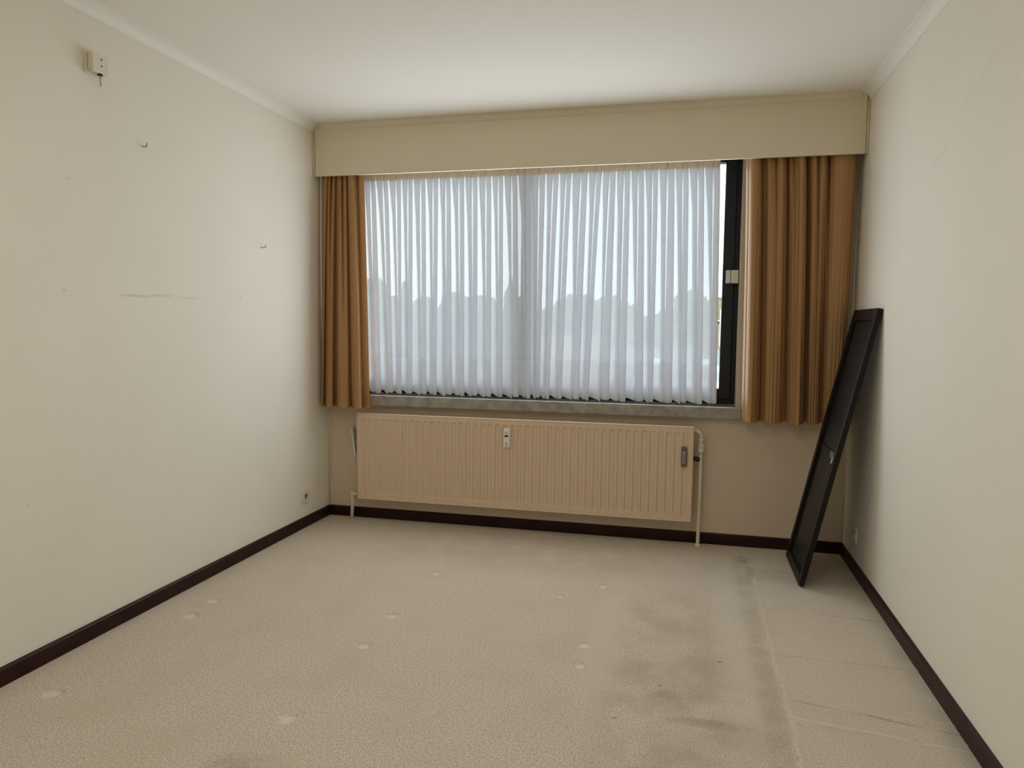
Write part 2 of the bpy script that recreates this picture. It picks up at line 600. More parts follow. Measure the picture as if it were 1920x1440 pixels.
# cornices (small cove) on both side walls and along the pelmet
def cove(sx, sz):
    pr = [(0, 0)]
    pr += [(sx, 0), (sx, -.006)]
    for k in range(1, 7):
        a = k / 7 * math.pi / 2
        pr.append((sx - (sx - .006) * math.sin(a), -.006 - (sz - .012) * (1 - math.cos(a))))
    pr += [(.006, -sz + .006), (.006, -sz), (0, -sz)]
    return pr


bm = bmesh.new()
extrude_profile(bm, cove(.050, .045), lambda a, b, e: (XL + a, YF if e == 0 else YP, ZC + b))
structure(link('trim_1', bm, M_cove, smooth=False))
bm = bmesh.new()
extrude_profile(bm, cove(.050, .045), lambda a, b, e: (XR - a, YF if e == 0 else YP, ZC + b))
structure(link('trim_2', bm, M_cove))
bm = bmesh.new()
extrude_profile(bm, cove(.030, .036), lambda a, b, e: (XL + .05 if e == 0 else XR - .05, YP - a, ZC + b))
structure(link('trim_3', bm, M_pelmet))
# thin corner beads
def bead(name, x, y, z0, z1, m):
    bm = bmesh.new()
    tube(bm, [(x, y, z0), (x, y, z1)], 0.0055, 8)
    structure(link(name, bm, m, smooth=True))


bead('trim_4', XL + .004, YB - .004, HB, 2.2, M_pelmet)
bead('trim_5', XR - .004, YB - .004, HB, 2.2, M_pelmet)
bead('trim_6', XL + .006, YP - .003, ZP - .002, ZC - .04, M_pelmet)
bead('trim_7', XR - .006, YP - .003, ZP - .002, ZC - .04, M_pelmet)

# pelmet
pel = empty('curtain_pelmet', (0, YP, ZP), 'cream painted board pelmet across the full width above the curtains', 'pelmet')
off(link('face_board', boxes((XL + .013, XR - .013, YP, YP + .018, ZP, ZC)), M_pelmet, pel, bevel=.0015), pel.location)
off(link('top_board', boxes((XL + .013, XR - .013, YP + .018, YB, ZC - .03, ZC)), M_pelmet, pel), pel.location)

# curtain rail behind the pelmet
rail = empty('curtain_rail', (0, YB - .07, 2.33), 'white double track curtain rail hidden up behind the cream pelmet', 'curtain rail')
off(link('track', boxes((XL + .02, XR - .02, YB - .112, YB - .092, 2.300, 2.315)), M_white, rail), rail.location)
off(link('track', boxes((XL + .02, XR - .02, YB + .006, YB + .026, 2.300, 2.3345)), M_white, rail), rail.location)
for x in (-2.1, -1.3, -.5, .3):
    off(link('bracket', boxes((x, x + .03, YB - .115, YB, 2.315, 2.325), (x, x + .03, YB - .006, YB, 2.325, 2.37)), M_white, rail), rail.location)

# ------------------------------------------------------------------ window
win = structure(empty('window_1', (-1.0, YB + .1, OZ0)))
wl = win.location.copy()
FY0, FY1 = YB + .135, YB + .195
GX0, GX1, GZ0, GZ1 = -2.195, 0.196, 0.925, 2.272
MX0, MX1 = -1.046, -0.952
off(link('window_sill', boxes((OX0 - .03, 0.318, YB - .062, FY1, 0.7635, 0.8330)), M_marble, win, bevel=.006), wl)
off(link('outer_frame', boxes((OX0, OX1, FY0, FY1, GZ1 + .028, OZ1), (OX0, OX1, FY0, FY1, .833, .862), (OX0, OX0 + .03, FY0, FY1, .862, GZ1 + .028),
                              (OX1 - .03, OX1, FY0, FY1, .862, GZ1 + .028)), M_black, win, bevel=.003), wl)
for (a, b, ga, gb) in ((OX0 + .03, -.999, GX0, MX0), (-.999, OX1 - .03, MX1, GX1)):
    fy = FY0 - .014
    off(link('sash', boxes((a, ga, fy, FY1 - .012, .862, GZ1 + .028), (gb, b, fy, FY1 - .012, .862, GZ1 + .028), (ga, gb, fy, FY1 - .012, .862, GZ0),
                           (ga, gb, fy, FY1 - .012, GZ1, GZ1 + .028)), M_black, win, bevel=.003), wl)
    bm = bmesh.new()
    box(bm, ga, gb, FY0 + .022, FY0 + .026, GZ0, GZ1)
    off(link('pane', bm, M_glass, win), wl)
lat = link('latch', boxes((.213, .240, FY0 - .036, FY0 - .014, 1.560, 1.637), (.243, .285, FY0 - .044, FY0 - .0, 1.560, 1.637)), M_ivory, win, bevel=.003)
off(lat, wl)
lat['label'] = 'ivory latch block on the black stile'

# ------------------------------------------------------------------ sheer curtain
random.seed(11)
SY = YB + .016
KS = SY / (YB - .032)          # the hem edges were measured one plane nearer
ST, SB = 2.262, 0.851
sx_top0, sx_top1, sx_bot0, sx_bot1 = -2.056 * KS, 0.160 * KS, -2.043 * KS, 0.181 * KS
# fold edges along the hem, spread as the photograph shows them
edges_px = [690, 722, 747, 764, 786, 815, 835, 866, 890, 915, 942, 964, 995, 1017, 1034, 1052, 1075, 1107, 1124, 1161, 1190, 1221, 1238, 1271, 1295, 1322, 1346]
edges = [sx_bot0 + (p - 690) / (1346 - 690) * (sx_bot1 - sx_bot0) for p in edges_px]
NPL = len(edges) - 1
top_edges = [sx_top0 + (i + (random.uniform(-.08, .08) if 0 < i < NPL else 0)) / NPL * (sx_top1 - sx_top0) for i in range(NPL + 1)]
pl_rand = [(random.uniform(.28, .48), random.uniform(.45, .95), random.uniform(.10, .19), random.uniform(-.4, .4), random.uniform(0, 6.28)) for _ in range(NPL)]


def sheer_row(t):
    """fabric points (x, dy) from left to right at height fraction t (0 top, 1 hem)"""
    pts = []
    k = t ** 0.8
    amp = 0.006 + 0.012 * k
    for i in range(NPL):
        gb, tm, gt, sk, ph = pl_rand[i]
        e0 = top_edges[i] + (edges[i] - top_edges[i]) * k
        e1 = top_edges[i + 1] + (edges[i + 1] - top_edges[i + 1]) * k
        P = e1 - e0
        wv = 0.05 * math.sin(3.5 * t + ph)
        ramp = min(1, t / .16)
        g1 = (0.02 + (gt - 0.02) * ramp) + (gb - gt) * min(1, max(0, t - .10) / .62) + wv * t
        mid = 0.54 + 0.05 * sk
        s2 = max(0.0, (0.10 * min(1, t / .10)) * (1 - t / tm)) if t < tm else 0.0
        ovA = (e0 + g1 * P, e0 + (mid - s2 / 2) * P)
        ovB = (e0 + (mid + s2 / 2) * P, e1 - 0.004)
        pts += [(e0 + 0.2 * g1 * P, amp * .5), (e0 + 0.6 * g1 * P, -amp * .1)]
        for (a, b, d) in ((ovA[0], ovA[1], amp), (ovB[0], ovB[1], amp * .9)):
            b = max(b, a + .004)
            w = b - a
            # forward across the fold, back behind it, forward again
            pts += [(a + w * .05, -d * .55), (a + w * .5, -d), (b - w * .04, -d * .8), (b, -d * .45), (b - w * .06, -d * .05), (a + w * .5, d * .15),
                    (a + w * .06, d * .30), (a, d * .55), (a + w * .08, d * .85), (a + w * .5, d), (b - w * .02, d * .8)]
    return pts


def sheer_mesh(z0, z1, rows, m, name, parent, dy=0.0, scallop=False):
    bm = bmesh.new()
    prev = None
    for j in range(rows + 1):
        z = z0 + (z1 - z0) * j / rows
        t = max(0.0, min(1.0, (2.222 - z) / (2.222 - SB)))
        row = []
        for q, (x, d) in enumerate(sheer_row(t)):
            zz = z
            if scallop and j == rows:
                zz = z + d * .55 + .004 * math.sin(q * .37)
            row.append(bm.verts.new((x, SY + d + dy, zz)))
        if prev:
            for i in range(len(row) - 1):
                bm.faces.new((prev[i], prev[i + 1], row[i + 1], row[i]))
        prev = row
    return link(name, bm, m, parent, smooth=True)


she = empty('sheer_curtain', (-.94, SY, SB), 'white pleated sheer voile curtain hanging across the window above the sill', 'sheer curtain')
sl = she.location.copy()
off(sheer_mesh(2.222, 1.078, 20, M_sheer, 'voile', she), sl)
off(sheer_mesh(1.078, SB, 6, M_hem, 'hem', she, scallop=True), sl)
off(sheer_mesh(2.300, 2.222, 2, M_tape, 'heading_tape', she), sl)

# ------------------------------------------------------------------ drapes
def drape(name, cols, zt, zb, label, power=0.7, yc=YB - .098, hem=0.085, deepest=-.076, gt=1.35):
    """cols: (x_top, x_bottom, depth_top, depth_bottom); depth > 0 comes forward"""
    root = empty(name, ((cols[0][1] + cols[-1][1]) / 2, yc, zb), label, 'curtain')
    rows = 30
    sub = 8
    cols = [(a, b, max(p * (gt if p > 0 else 2.3), deepest), max(min(q * (2.1 if q > 0 else 2.6), .032 if b > .69 else 9), deepest)) for a, b, p, q in cols]

    def profile(t):
        k = t ** power
        c = [(a + (b - a) * k, p + (q - p) * k) for a, b, p, q in cols]
        out = []
        n = len(c)
        for i in range(n - 1):
            for s in range(sub):
                w = s / sub
                up = c[i + 1][1] > c[i][1]              # broad ridges, narrow valleys
                e = math.sin(w * math.pi / 2) ** .5 if up else 1 - math.cos(w * math.pi / 2) ** .5
                out.append((c[i][0] + (c[i + 1][0] - c[i][0]) * w, c[i][1] + (c[i + 1][1] - c[i][1]) * e))
        out.append(c[-1])
        return out

    def sheet(z0, z1, rows, nm, push=0.0):
        bm = bmesh.new()
        prev = None
        for j in range(rows + 1):
            z = z0 + (z1 - z0) * j / rows
            t = (zt - z) / (zt - zb)
            row = []
            for q, (x, d) in enumerate(profile(t)):
                wob = .004 * math.sin(q * .9 + t * 5) * t
                yy = yc - d - wob * .5 - push
                row.append(bm.verts.new((x * (yy / (YB - .1)) + wob * .4, yy, z)))   # widths were measured at YB - .1
            if prev:
                for i in range(len(row) - 1):
                    bm.faces.new((prev[i], prev[i + 1], row[i + 1], row[i]))
            prev = row
        o = link(nm, bm, M_drape, root, smooth=True)
        off(o, root.location)
        return o

    sheet(zt, zb + hem, rows, 'fabric')
    h = sheet(zb + hem, zb, 4, 'hem', 0.0004)
    return root


def RT(px):
    return .271 + (px - 1392) * .002756


def RBm(px):
    return .316 + (px - 1390) * .00286


# columns measured fold by fold: pixel columns at the top and at the hem, depth at each
R_cols = [(1399, 1390, -.022, -.016), (1404, 1396, .000, .006), (1414, 1407, .032, .034), (1422, 1414, .024, .022), (1429, 1424, -.020, -.034), (1436, 1431, -.012, -.014),
          (1442, 1437, .014, .020), (1449, 1444, .004, .026), (1456, 1451, -.008, .024), (1467, 1459, .022, .014), (1473, 1466, .004, -.018), (1477, 1473, -.026, -.034),
          (1484, 1479, .000, -.006), (1490, 1485, -.008, .018), (1497, 1490, .010, .030), (1505, 1497, .034, .046), (1510, 1503, .020, .020), (1514, 1508, -.028, -.036), (1518, 1512, -.010, -.030),
          (1524, 1516, .016, .016), (1529, 1521, .026, .036), (1535, 1527, -.010, .030), (1540, 1531, .012, .010), (1546, 1536, .030, -.026), (1550, 1540, .006, -.034), (1555, 1544, -.030, .004),
          (1562, 1549, .000, .026), (1572, 1555, .022, .034), (1584, 1562, .030, .030), (1596, 1568, .022, .020), (1606, 1573, .006, .000), (1608, 1577, -.024, -.020)]
drape('curtain', [(RT(a), RBm(b), c, d) for a, b, c, d in R_cols], 2.262, .762,
      'gold brown satin curtain right of the window, beside the leaning dark screen')


def LT(px):
    return -2.284 + (px - 612) * (2.284 - 2.032) / 68.0


def LBm(px):
    return -2.379 + (px - 592) * (2.379 - 2.005) / 98.0


L_cols = [(603, 602, -.020, -.010), (608, 600, .004, .022), (612, 605, .020, .022), (616, 608, .006, -.010), (619.5, 611, .020, .010), (623, 616, -.024, .036), (627.5, 622, .022, .038), (631, 626, -.006, -.030),
          (635, 631, .012, .004), (638.5, 638, .014, .032), (642, 646, -.024, .038), (647, 653, .016, .030), (651, 658, -.010, -.036), (655, 663, .024, .020), (660, 671, .026, .038), (665, 678, .000, .026), (670, 680, -.016, -.008),
          (676, 687, .012, .006), (682, 693, .010, .012)]
L_cols = [(a, max(b, 603.5 + .02 * i), c, d) for i, (a, b, c, d) in enumerate(L_cols)]
drape('curtain', [(LT(a), LBm(b), c, d) for a, b, c, d in L_cols], 2.262, .757,
      'gold brown satin curtain left of the window, hanging by the left wall', yc=YB - .115, deepest=-.045, gt=.9)

# ------------------------------------------------------------------ radiator
RX0, RX1, RZ0, RZ1 = -2.085, 0.056, 0.147, 0.717
RY = YB - .1095
rad = empty('radiator', ((RX0 + RX1) / 2, RY, 0.0), 'long cream ribbed panel radiator under the window sill', 'radiator')
rl = rad.location.copy()
# front panel: heightfield with pressed channels
NF = 44
P = (RX1 - RX0 - .05) / NF
xsr = [RX0, RX0 + .010]
col_kind = [0, 0]
for i in range(NF):
    a = RX0 + .025 + i * P
    xsr += [a + P * .16, a + P * .27, a + P * .73, a + P * .84]
    col_kind += [0, 1, 2, 0]
xsr += [RX1 - .010, RX1]
col_kind += [0, 0]
zsr = [RZ0, RZ0 + .010, RZ0 + .040, RZ0 + .047, RZ0 + .056, RZ1 - .050, RZ1 - .041, RZ1 - .034, RZ1 - .010, RZ1]
row_kind = [0, 0, 0, 1, 2, 2, 1, 0, 0, 0]
bm = bmesh.new()
g = []
for j, z in enumerate(zsr):
    row = []
    for i, x in enumerate(xsr):
        y = RY
        xx = x
        if col_kind[i] and row_kind[j]:
            y += .0075
            if row_kind[j] == 1:
                xx += P * .12 if col_kind[i] == 1 else -P * .12
        if i in (0, len(xsr) - 1) or j in (0, len(zsr) - 1):
            y += .010
        row.append(bm.verts.new((xx, y, z)))
    g.append(row)
for a, b in zip(g, g[1:]):
    for i in range(len(xsr) - 1):
        bm.faces.new((a[i], a[i + 1], b[i + 1], b[i]))
# rim folded back and a flat back sheet
bx = [bm.verts.new((x, RY + .024, z)) for x, z in ((RX0, RZ0), (RX1, RZ0), (RX1, RZ1), (RX0, RZ1))]
for (p, q, strip) in ((0, 1, g[0]), (3, 2, g[-1])):
    for i in range(len(strip) - 1):
        pass
    bm.faces.new([bx[p]] + strip + [bx[q]])
for (p, q, strip) in ((0, 3, [r_[0] for r_ in g]), (1, 2, [r_[-1] for r_ in g])):
    bm.faces.new([bx[p]] + strip + [bx[q]])
bm.faces.new(bx)
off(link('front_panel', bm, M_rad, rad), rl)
# raised rolled rim
bm = bmesh.new()
rr = .004
tube(bm, [(RX0 + .006, RY + .002, RZ0 + .010), (RX0 + .006, RY + .002, RZ1 - .010), (RX0 + .010, RY + .002, RZ1 - .005), (RX1 - .010, RY + .002, RZ1 - .005),
          (RX1 - .006, RY + .002, RZ1 - .010), (RX1 - .006, RY + .002, RZ0 + .010), (RX1 - .010, RY + .002, RZ0 + .006), (RX0 + .010, RY + .002, RZ0 + .006), (RX0 + .006, RY + .002, RZ0 + .010)], rr, 8)
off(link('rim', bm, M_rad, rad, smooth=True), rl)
bm = bmesh.new()
for i in range(60):
    x = RX0 + .04 + i * (RX1 - RX0 - .08) / 59
    box(bm, x, x + .0015, RY + .024, RY + .058, RZ0 + .04, RZ1 - .04)
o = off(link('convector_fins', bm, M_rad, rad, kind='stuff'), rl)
for x in (RX0 + .25, RX1 - .25):
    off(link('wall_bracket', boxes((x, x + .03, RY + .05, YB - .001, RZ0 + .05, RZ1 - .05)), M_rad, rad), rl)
# right hand supply pipe: elbow, valve, drop to the floor
PY = YB - .058
bm = bmesh.new()
el = [(0.03, PY, .690), (.062, PY, .690)]
for k in range(1, 7):
    a = k / 6 * math.pi / 2
    el.append((.062 + .036 * math.sin(a), PY, .690 - .036 * (1 - math.cos(a))))
el += [(.098, PY, .630)]
tube(bm, el, .0105, 12)
off(link('elbow_pipe', bm, M_pipe, rad, smooth=True), rl)
bm = bmesh.new()
tube(bm, [(.098, PY, .645), (.098, PY, .640), (.098, PY, .632), (.098, PY, .632), (.098, PY, .612), (.098, PY, .612), (.098, PY, .600), (.098, PY, .590)],
     [.011, .017, .017, .012, .012, .018, .018, .012], 12)
off(link('union_nut', bm, M_pipe, rad, smooth=False), rl)
bm = bmesh.new()
tube(bm, [(.098, PY, .598), (.098, PY, .590), (.098, PY, .565), (.098, PY, .555)], [.012, .019, .019, .012], 12)
tube(bm, [(.098, PY - .001, .576), (.098, PY - .03, .576)], .010, 12)
off(link('valve', bm, M_pipe, rad, smooth=False), rl)
bm = bmesh.new()
tube(bm, [(.095, PY, .520), (.085, PY - .002, .520), (.060, PY - .004, .522), (.056, PY - .004, .522)], [.009, .015, .015, .009], 14)
ok = off(link('knob', bm, M_knob, rad, smooth=True), rl)
ok['label'] = 'small black knob between panel and pipe'
bm = bmesh.new()
tube(bm, [(.098, PY, .560), (.098, PY, .30), (.0955, PY - .012, .03), (.0945, PY - .016, .0)], .0105, 12)
off(link('supply_pipe', bm, M_pipe, rad, smooth=True), rl)
bm = bmesh.new()
tube(bm, [(.0945, PY - .016, .0), (.0945, PY - .016, .010), (.0945, PY - .016, .016)], [.020, .018, .012], 14)
off(link('floor_rosette', bm, M_pipe, rad, smooth=True), rl)
# left return pipe
bm = bmesh.new()
lx = -2.140
tube(bm, [(lx, PY, .165), (lx, PY, .10), (lx - .002, PY - .008, .0)], .0115, 12)
off(link('return_pipe', bm, M_pipe, rad, smooth=True), rl)
bm = bmesh.new()
tube(bm, [(lx, PY, .140), (lx, PY, .142), (lx, PY, .150), (lx, PY, .151), (lx, PY, .152), (lx, PY, .170), (lx, PY, .171), (lx, PY, .180), (lx, PY, .186)],
     [.012, .017, .017, .017, .014, .014, .017, .016, .009], 12)
tube(bm, [(lx, PY, .166), (lx + .10, PY, .176)], .010, 12)
off(link('return_valve', bm, M_pipe, rad, smooth=False), rl)

# things fixed to the radiator
hm = empty('heat_meter', (-1.066, RY, .545), 'white slim electronic heat meter on the middle of the radiator', 'heat meter')
hl = hm.location.copy()
off(link('housing', boxes((-1.086, -1.047, RY - .028, RY + .006, .545, .660)), M_white, hm, bevel=.003), hl)
off(link('display', boxes((-1.077, -1.056, RY - .0295, RY - .027, .610, .622)), M_dark, hm), hl)
bm = bmesh.new()
tube(bm, [(-1.0665, RY - .030, .570), (-1.0665, RY - .027, .570)], .0042, 10)
off(link('sensor_eye', bm, M_dark, hm), hl)
off(link('label_line', boxes((-1.076, -1.058, RY - .0288, RY - .0275, .633, .637)), M_grey, hm), hl)
off(link('label_line', boxes((-1.074, -1.060, RY - .0288, RY - .0275, .552, .556)), M_grey, hm), hl)

ev = empty('evaporation_meter', (-.003, RY, .485), 'dark narrow old evaporation meter on the right end of the radiator', 'heat meter')
el_ = ev.location.copy()
ex0, ex1 = -.014, .016
off(link('housing', boxes((ex0, ex1, RY - .016, RY + .008, .482, .598)), M_grey, ev, bevel=.002), el_)
off(link('scale_plate', boxes((ex0 + .008, ex1 - .008, RY - .0175, RY - .0155, .502, .572)), M_silver, ev), el_)
bm = bmesh.new()
tube(bm, [((ex0 + ex1) / 2, RY - .019, .509), ((ex0 + ex1) / 2, RY - .019, .563)], .0022, 8)
off(link('glass_tube', bm, M_dark, ev), el_)

pl = empty('humidifier_plate', (-2.108, YB - .06, .50), 'pale green narrow plate hanging tilted at the left end of the radiator', 'humidifier')
pll = pl.location.copy()
bm = bmesh.new()
vs_ = []
for (x, z) in ((-2.138, .608), (-2.124, .610), (-2.101, .432), (-2.116, .427)):
    vs_.append((x, z))
f0 = [bm.verts.new((x, YB - .085, z)) for x, z in vs_]
f1 = [bm.verts.new((x, YB - .030, z)) for x, z in vs_]
bm.faces.new(f0)
bm.faces.new(f1[::-1])
for i in range(4):
    bm.faces.new((f0[i], f1[i], f1[(i + 1) % 4], f0[(i + 1) % 4]))
off(link('plate', bm, M_pale, pl, bevel=.003), pll)
bm = bmesh.new()
tube(bm, [(-2.131, YB - .06, .600), (-2.127, YB - .058, .620), (-2.105, YB - .058, .628), (-2.082, YB - .058, .618)], .0025, 8)
off(link('hook', bm, M_steel, pl, smooth=True), pll)

# ------------------------------------------------------------------ leaning fly screen
scr = empty('fly_screen', (.603, 4.015, 0.0), 'tall dark wooden framed fly screen leaning against the right wall', 'fly screen')
A = Vector((.603, 0, 0.0))             # back lower edge
Btop = Vector((XR - .001, 0, 1.393))   # back upper edge touches the wall
upv = (Btop - A).normalized()
nrm = Vector((-upv.z, 0, upv.x))       # towards the room
LEN = (Btop - A).length
SW0, SW1 = 3.765, 4.266
TH = .026


def sbox(bm, v0, v1, w0, w1, n0, n1):
    """v along the height, w along y, n thickness towards the room"""
    vs = []
    for n in (n0, n1):
        for (v, w) in ((v0, w0), (v1, w0), (v1, w1), (v0, w1)):
            p = A + upv * v + nrm * n
            vs.append(bm.verts.new((p.x - scr.location.x, w - scr.location.y, p.z)))
    for q in ((0, 1, 2, 3), (7, 6, 5, 4), (0, 4, 5, 1), (1, 5, 6, 2), (2, 6, 7, 3), (3, 7, 4, 0)):
        bm.faces.new([vs[i] for i in q])


B0 = .006
for nm, (v0, v1, w0, w1) in (('stile', (B0, LEN, SW0, SW0 + .042)), ('stile', (B0, LEN, SW1 - .042, SW1)), ('top_rail', (LEN - .060, LEN, SW0 + .042, SW1 - .042)),
                             ('bottom_rail', (B0, .052, SW0 + .042, SW1 - .042)), ('middle_rail', (.655, .690, SW0 + .042, SW1 - .042))):
    bm = bmesh.new()
    n1 = TH if nm != 'middle_rail' else TH * .55
    sbox(bm, v0, v1, w0, w1, 0.0, n1)
    link(nm, bm, M_screen, scr, bevel=.003)
for (v0, v1) in ((.052, .655), (.690, LEN - .060)):
    bm = bmesh.new()
    sbox(bm, v0, v1, SW0 + .042, SW1 - .042, .007, .009)
    link('screen_mesh', bm, M_net, scr)
bm = bmesh.new()
sbox(bm, .656, .690, SW0 + .042, SW0 + .160, TH * .55, TH * .72)
o = link('plate', bm, M_worn, scr, bevel=.001)
o['label'] = 'worn silvery plate on the middle rail'
bm = bmesh.new()
sbox(bm, .640, .672, SW0 + .030, SW0 + .055, TH * .72, TH * 1.15)
link('catch', bm, M_silver, scr, bevel=.002)

# ------------------------------------------------------------------ things on the walls
def socket(name, x, yc, zc, side, label):
    root = empty(name, (x, yc, zc), label, 'socket')
    s = side
    h = .041
    bm = bmesh.new()
    # plate with a round well: square frame ring + well
    n = 20
    outer, inner, well = [], [], []
    for k in range(n):
        a = 2 * math.pi * k / n
        c, d = math.cos(a), math.sin(a)
        sc = h / max(abs(c), abs(d))
        outer.append(bm.verts.new((s * .009, c * sc, d * sc)))
        inner.append(bm.verts.new((s * .011, c * .021, d * .021)))
        well.append(bm.verts.new((s * .001, c * .020, d * .020)))
    rim = [bm.verts.new((0, v.co.y, v.co.z)) for v in outer]
    for k in range(n):
        j = (k + 1) % n
        bm.faces.new((rim[k], rim[j], outer[j], outer[k]))
        bm.faces.new((outer[k], outer[j], inner[j], inner[k]))
        bm.faces.new((inner[k], inner[j], well[j], well[k]))
    link('plate', bm, M_ivory, root)
    bm = bmesh.new()
    tube(bm, [(s * .0005, 0, 0), (s * .002, 0, 0)], .0199, 20)
    link('well', bm, M_grey, root)
    for dy in (-.0095, .0095):
        bm = bmesh.new()
        tube(bm, [(s * .002, dy, 0), (s * .003, dy, 0)], .0027, 10)
        link('pin_hole', bm, M_dark, root)
    bm = bmesh.new()
    tube(bm, [(s * .002, 0, .011), (s * .014, 0, .011)], .0024, 8)
    link('earth_pin', bm, M_steel, root)
    return root


socket('wall_socket', XL, 4.092, .196, 1, 'ivory wall socket low on the left wall near the radiator')
socket('wall_socket', XR, 4.100, .200, -1, 'ivory wall socket low on the right wall behind the leaning screen')

ps = empty('pull_switch', (XL, 2.495, 2.28), 'ivory pull switch box with two holes high on the left wall', 'switch')
psl = ps.location.copy()
off(link('back_plate', boxes((XL, XL + .010, 2.449, 2.541, 2.277, 2.359)), M_ivory, ps, bevel=.002), psl)
off(link('housing', boxes((XL + .010, XL + .036, 2.457, 2.541, 2.283, 2.356)), M_ivory, ps, bevel=.005), psl)
for z in (2.338, 2.312):
    bm = bmesh.new()
    tube(bm, [(XL + .0355, 2.503, z), (XL + .0372, 2.503, z)], .0035, 10)
    off(link('screw_hole', bm, M_dark, ps), psl)
bm = bmesh.new()
box(bm, XL + .020, XL + .034, 2.497, 2.510, 2.276, 2.286)
off(link('cord_outlet', bm, M_dark, ps), psl)
bm = bmesh.new()
px_ = XL + .028
tube(bm, [(px_, 2.5035, 2.280), (px_, 2.5035, 2.248)], .0016, 6)
lp = [(px_, 2.5035 + .0035 * math.sin(a), 2.242 + .006 * math.cos(a)) for a in [k / 12 * 2 * math.pi for k in range(13)]]
tube(bm, lp, .0011, 6)
off(link('pull_loop', bm, M_steel, ps, smooth=True), psl)


def hook(y, z, label):
    root = empty('wall_hook', (XL, y, z), label, 'hook', None)
    bm = bmesh.new()
    tube(bm, [(0, 0, 0), (.012, 0, -.001), (.020, 0, -.002), (.0225, 0, .002), (.023, 0, .014)], .0022, 8)
    link('wire', bm, M_steel, root, smooth=True)
    bm = bmesh.new()
    tube(bm, [(0, 0, 0), (.003, 0, 0)], .0065, 10)
    link('collar', bm, M_wall_left, root, smooth=False)


hook(2.757, 2.061, 'small bent wire hook on the left wall below the pull switch')
hook(3.661, 1.720, 'small bent wire hook on the left wall nearest the left curtain')

# ------------------------------------------------------------------ outside, beyond the window
GZ = -8.5
M_ground = mat('meadow_ground', (0.20, 0.23, 0.14), 0.9, noise=0.3, nscale=.05)
M_leaf = [mat('leaf_dark', (0.060, 0.100, 0.045), 0.8, noise=.5, nscale=1.2), mat('leaf_mid', (0.13, 0.19, 0.07), 0.8, noise=.5, nscale=1.2),
          mat('leaf_olive', (0.20, 0.21, 0.09), 0.8, noise=.5, nscale=1.2)]
M_bark = mat('bark', (0.09, 0.07, 0.05), 0.9)
M_brick = mat('brown_brick', (0.30, 0.19, 0.14), 0.85, noise=.15, nscale=3)
M_salmon = mat('salmon_render', (0.62, 0.40, 0.29), 0.85)
M_rwhite = mat('white_render', (0.80, 0.80, 0.78), 0.8)
M_roofg = mat('grey_slate', (0.23, 0.235, 0.25), 0.6, noise=.15, nscale=2)
M_roofr = mat('brown_tile', (0.24, 0.16, 0.13), 0.7, noise=.2, nscale=2)
M_winp = mat('dark_window_glass', (0.05, 0.06, 0.07), 0.1)

bm = bmesh.new()
vv = [bm.verts.new(p) for p in ((-500, 8, GZ), (500, 8, GZ), (500, 900, GZ), (-500, 900, GZ))]
bm.faces.new(vv)
structure(link('ground', bm, M_ground))


def tree(x, y, top, wid, kind, label, seed, conifer=False):
    rnd = random.Random(seed)
    root = empty('tree', (x, y, GZ), label, 'tree', None)
    h = top - GZ
    bm = bmesh.new()
    tube(bm, [(0, 0, 0), (.05, .02, h * .3), (0, 0, h * .8)], [wid * .055, wid * .045, wid * .015], 8)
    link('trunk', bm, M_bark, root, smooth=True)
    bm = bmesh.new()
    n = 34
    for i in range(n):
        if conifer:
            q = (i + .5) / n
            rr_ = wid * .5 * (1 - q) ** .8 * rnd.uniform(.3, .9)
            cz = h * (.18 + .80 * q)
            s = wid * (.22 * (1 - q) + .07)
        else:
            q = rnd.random()
            prof = math.sin(math.pi * min(.98, .12 + .86 * q)) ** .7
            rr_ = wid * .5 * prof * math.sqrt(rnd.random()) * .85
            cz = h * (.28 + .66 * q)
            s = wid * rnd.uniform(.13, .20)
            cz = min(cz, h - s * .8)
        a = rnd.uniform(0, 2 * math.pi)
        c = Vector((rr_ * math.cos(a), rr_ * math.sin(a), cz))
        res = bmesh.ops.create_icosphere(bm, subdivisions=2, radius=s, matrix=Matrix.Translation(c))
        for v in res['verts']:
            d = (v.co - c)
            v.co = c + d * rnd.uniform(.72, 1.28)
    link('crown', bm, M_leaf[kind], root)
    return root


TREES = [  # x/y slope, z slope of the top, distance, width, kind, conifer, label
    (-.462, .060, 84, 11, 1, False, 'broad mid green tree at the far left of the window view'),
    (-.404, .064, 55, 4.5, 0, True, 'tall narrow dark conifer left of the window middle, nearest the left curtain'),
    (-.372, .040, 62, 6, 2, False, 'olive round tree between the two dark conifers left of the mullion'),
    (-.326, .047, 50, 5, 0, False, 'dark round tree seen left of the mullion, in front of the white house'),
    (-.285, .036, 93, 8, 1, False, 'mid green low tree just left of the tallest conifer'),
    (-.243, .066, 56, 5.0, 0, True, 'tallest dark conifer directly left of the mullion'),
    (-.150, .038, 93, 9, 0, False, 'dark broad tree right of the mullion behind the brown brick house'),
    (-.100, .037, 104, 11, 1, False, 'mid green tree right of the dark broad one'),
    (-.066, .033, 57, 5.5, 2, False, 'olive tree behind the grey roof, right half of the window'),
    (.004, .046, 52, 5.0, 1, False, 'tall green tree above the grey roof on the right'),
    (.036, .043, 61, 5.5, 2, False, 'olive tree at the right edge of the window by the black stile'),
]
for i, (sx, sz, D, w, kd, con, lb) in enumerate(TREES):
    tree(sx * D, D, 1.3 + sz * D, w, kd, lb, 100 + i, con)
HED = [(-.52, .030), (-.49, .022), (-.44, .026), (-.35, .022), (-.22, .018), (-.19, .0175), (-.165, .020), (-.03, .017), (.06, .025), (.10, .03)]
ORD = ['first', 'second', 'third', 'fourth', 'fifth', 'sixth', 'seventh', 'eighth', 'ninth', 'tenth']
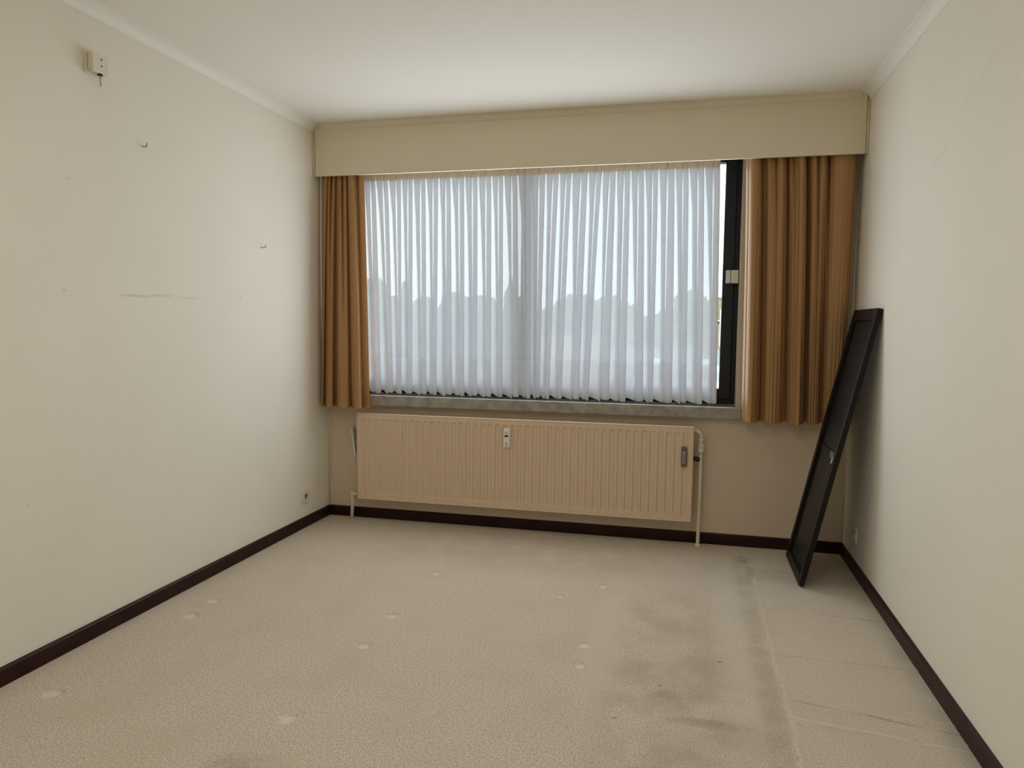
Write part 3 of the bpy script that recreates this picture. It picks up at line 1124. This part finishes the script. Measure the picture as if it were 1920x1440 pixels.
for i, (sx, sz) in enumerate(HED):
    D = 150 + (i % 4) * 24
    t = tree(sx * D, D, 1.3 + sz * D, 17, 0, 'hazy dark tree on the distant skyline, %s from the left' % ORD[i], 300 + i)
    t['group'] = 'trees on the distant skyline'


def house(name, x, y, w, d, zt, ridge, mw, mr, label, rows, colsn, chim=True):
    root = empty(name, (x, y, GZ), label, 'house')
    H = zt - GZ
    link('wall', boxes((-w / 2, w / 2, 0, d, 0, H)), mw, root)
    bm = bmesh.new()
    e = .4
    pts = [(-w / 2 - e, -e, H), (w / 2 + e, -e, H), (w / 2 + e, d + e, H), (-w / 2 - e, d + e, H), (-w / 2 - e, d / 2, H + ridge), (w / 2 + e, d / 2, H + ridge)]
    v = [bm.verts.new(p) for p in pts]
    for q in ((0, 1, 5, 4), (2, 3, 4, 5), (0, 4, 3), (1, 2, 5), (0, 3, 2, 1)):
        bm.faces.new([v[i] for i in q])
    link('roof', bm, mr, root)
    for j in range(rows):
        for i in range(colsn):
            cx = -w / 2 + (i + .5) * w / colsn
            cz = H - 1.6 - j * 2.8
            fr = link('window', boxes((cx - .7, cx + .7, -.06, .0, cz - .75, cz + .75)), M_rwhite, root)
            link('pane', boxes((cx - .6, cx + .6, -.09, -.06, cz - .65, cz + .65)), M_winp, fr)
    if chim:
        link('chimney', boxes((w * .2, w * .2 + .9, d / 2 - .4, d / 2 + .4, H + ridge * .5, H + ridge + 1.1)), M_brick, root)
    return root


house('house', -.190 * 64, 64, 9.5, 8, -1.8, 2.2, M_brick, M_roofr, 'brown brick house seen right of the mullion', 2, 3)
house('house', -.105 * 72, 74, 11, 8, -3.4, 2.0, M_rwhite, M_roofg, 'white rendered house with slate roof in the middle of the right pane', 2, 3)
house('house', -.40 * 70, 72, 12, 8, -3.2, 2.0, M_rwhite, M_roofr, 'white house with brown roof behind the conifers at left', 2, 3)
gh = house('house', -.012 * 40, 38, 6.4, 8, -1.4, 1.6, M_salmon, M_roofg, 'salmon house with grey roof and skylights by the right stile', 2, 2)
for (cx, s) in ((-1.1, .4), (1.6, .4)):
    # skylights lie on the front roof slope
    sl_ = (1.6) / (4.4)
    y0 = 1.2
    H = -1.4 - GZ
    bm = bmesh.new()
    vv = []
    for (dx, dy) in ((-s, 0), (s, 0), (s, .9), (-s, .9)):
        yy = y0 + dy
        vv.append(bm.verts.new((cx + dx, yy, H + (yy + .4) * sl_ + .06)))
    bm.faces.new(vv)
    res = bmesh.ops.extrude_face_region(bm, geom=bm.faces[:])
    for q in res['geom']:
        if isinstance(q, bmesh.types.BMVert):
            q.co.z -= .08
    link('skylight', bm, M_rwhite, gh)
# neighbour's flat roof with a white parapet, lower right
nb = empty('flat_roof_building', (.3, 20, GZ), 'low flat roofed building with white parapet beyond the right pane', 'building')
H = -.2 - GZ
link('wall', boxes((-1.6, 5.4, 0, 9, 0, H - .35)), M_rwhite, nb)
link('roof', boxes((-1.5, 5.3, .15, 8.9, H - .35, H - .25)), M_roofg, nb)
for b in ((-1.6, 5.4, 0, .15, H - .35, H + .02), (-1.6, 5.4, 8.9, 9.05, H - .35, H), (-1.75, -1.6, 0, 9.05, H - .35, H), (5.4, 5.55, 0, 9.05, H - .35, H)):
    link('parapet', boxes(b), M_rwhite, nb)
pole = empty('mast', (.0425 * 56, 56, GZ), 'thin white mast in the slit beside the black window stile', 'mast')
bm = bmesh.new()
tube(bm, [(0, 0, 0), (0, 0, 11.1)], .06, 8)
link('pole', bm, M_rwhite, pole, smooth=True)
link('crossbar', boxes((-.5, .5, -.04, .04, 10.2, 10.3)), M_rwhite, pole)
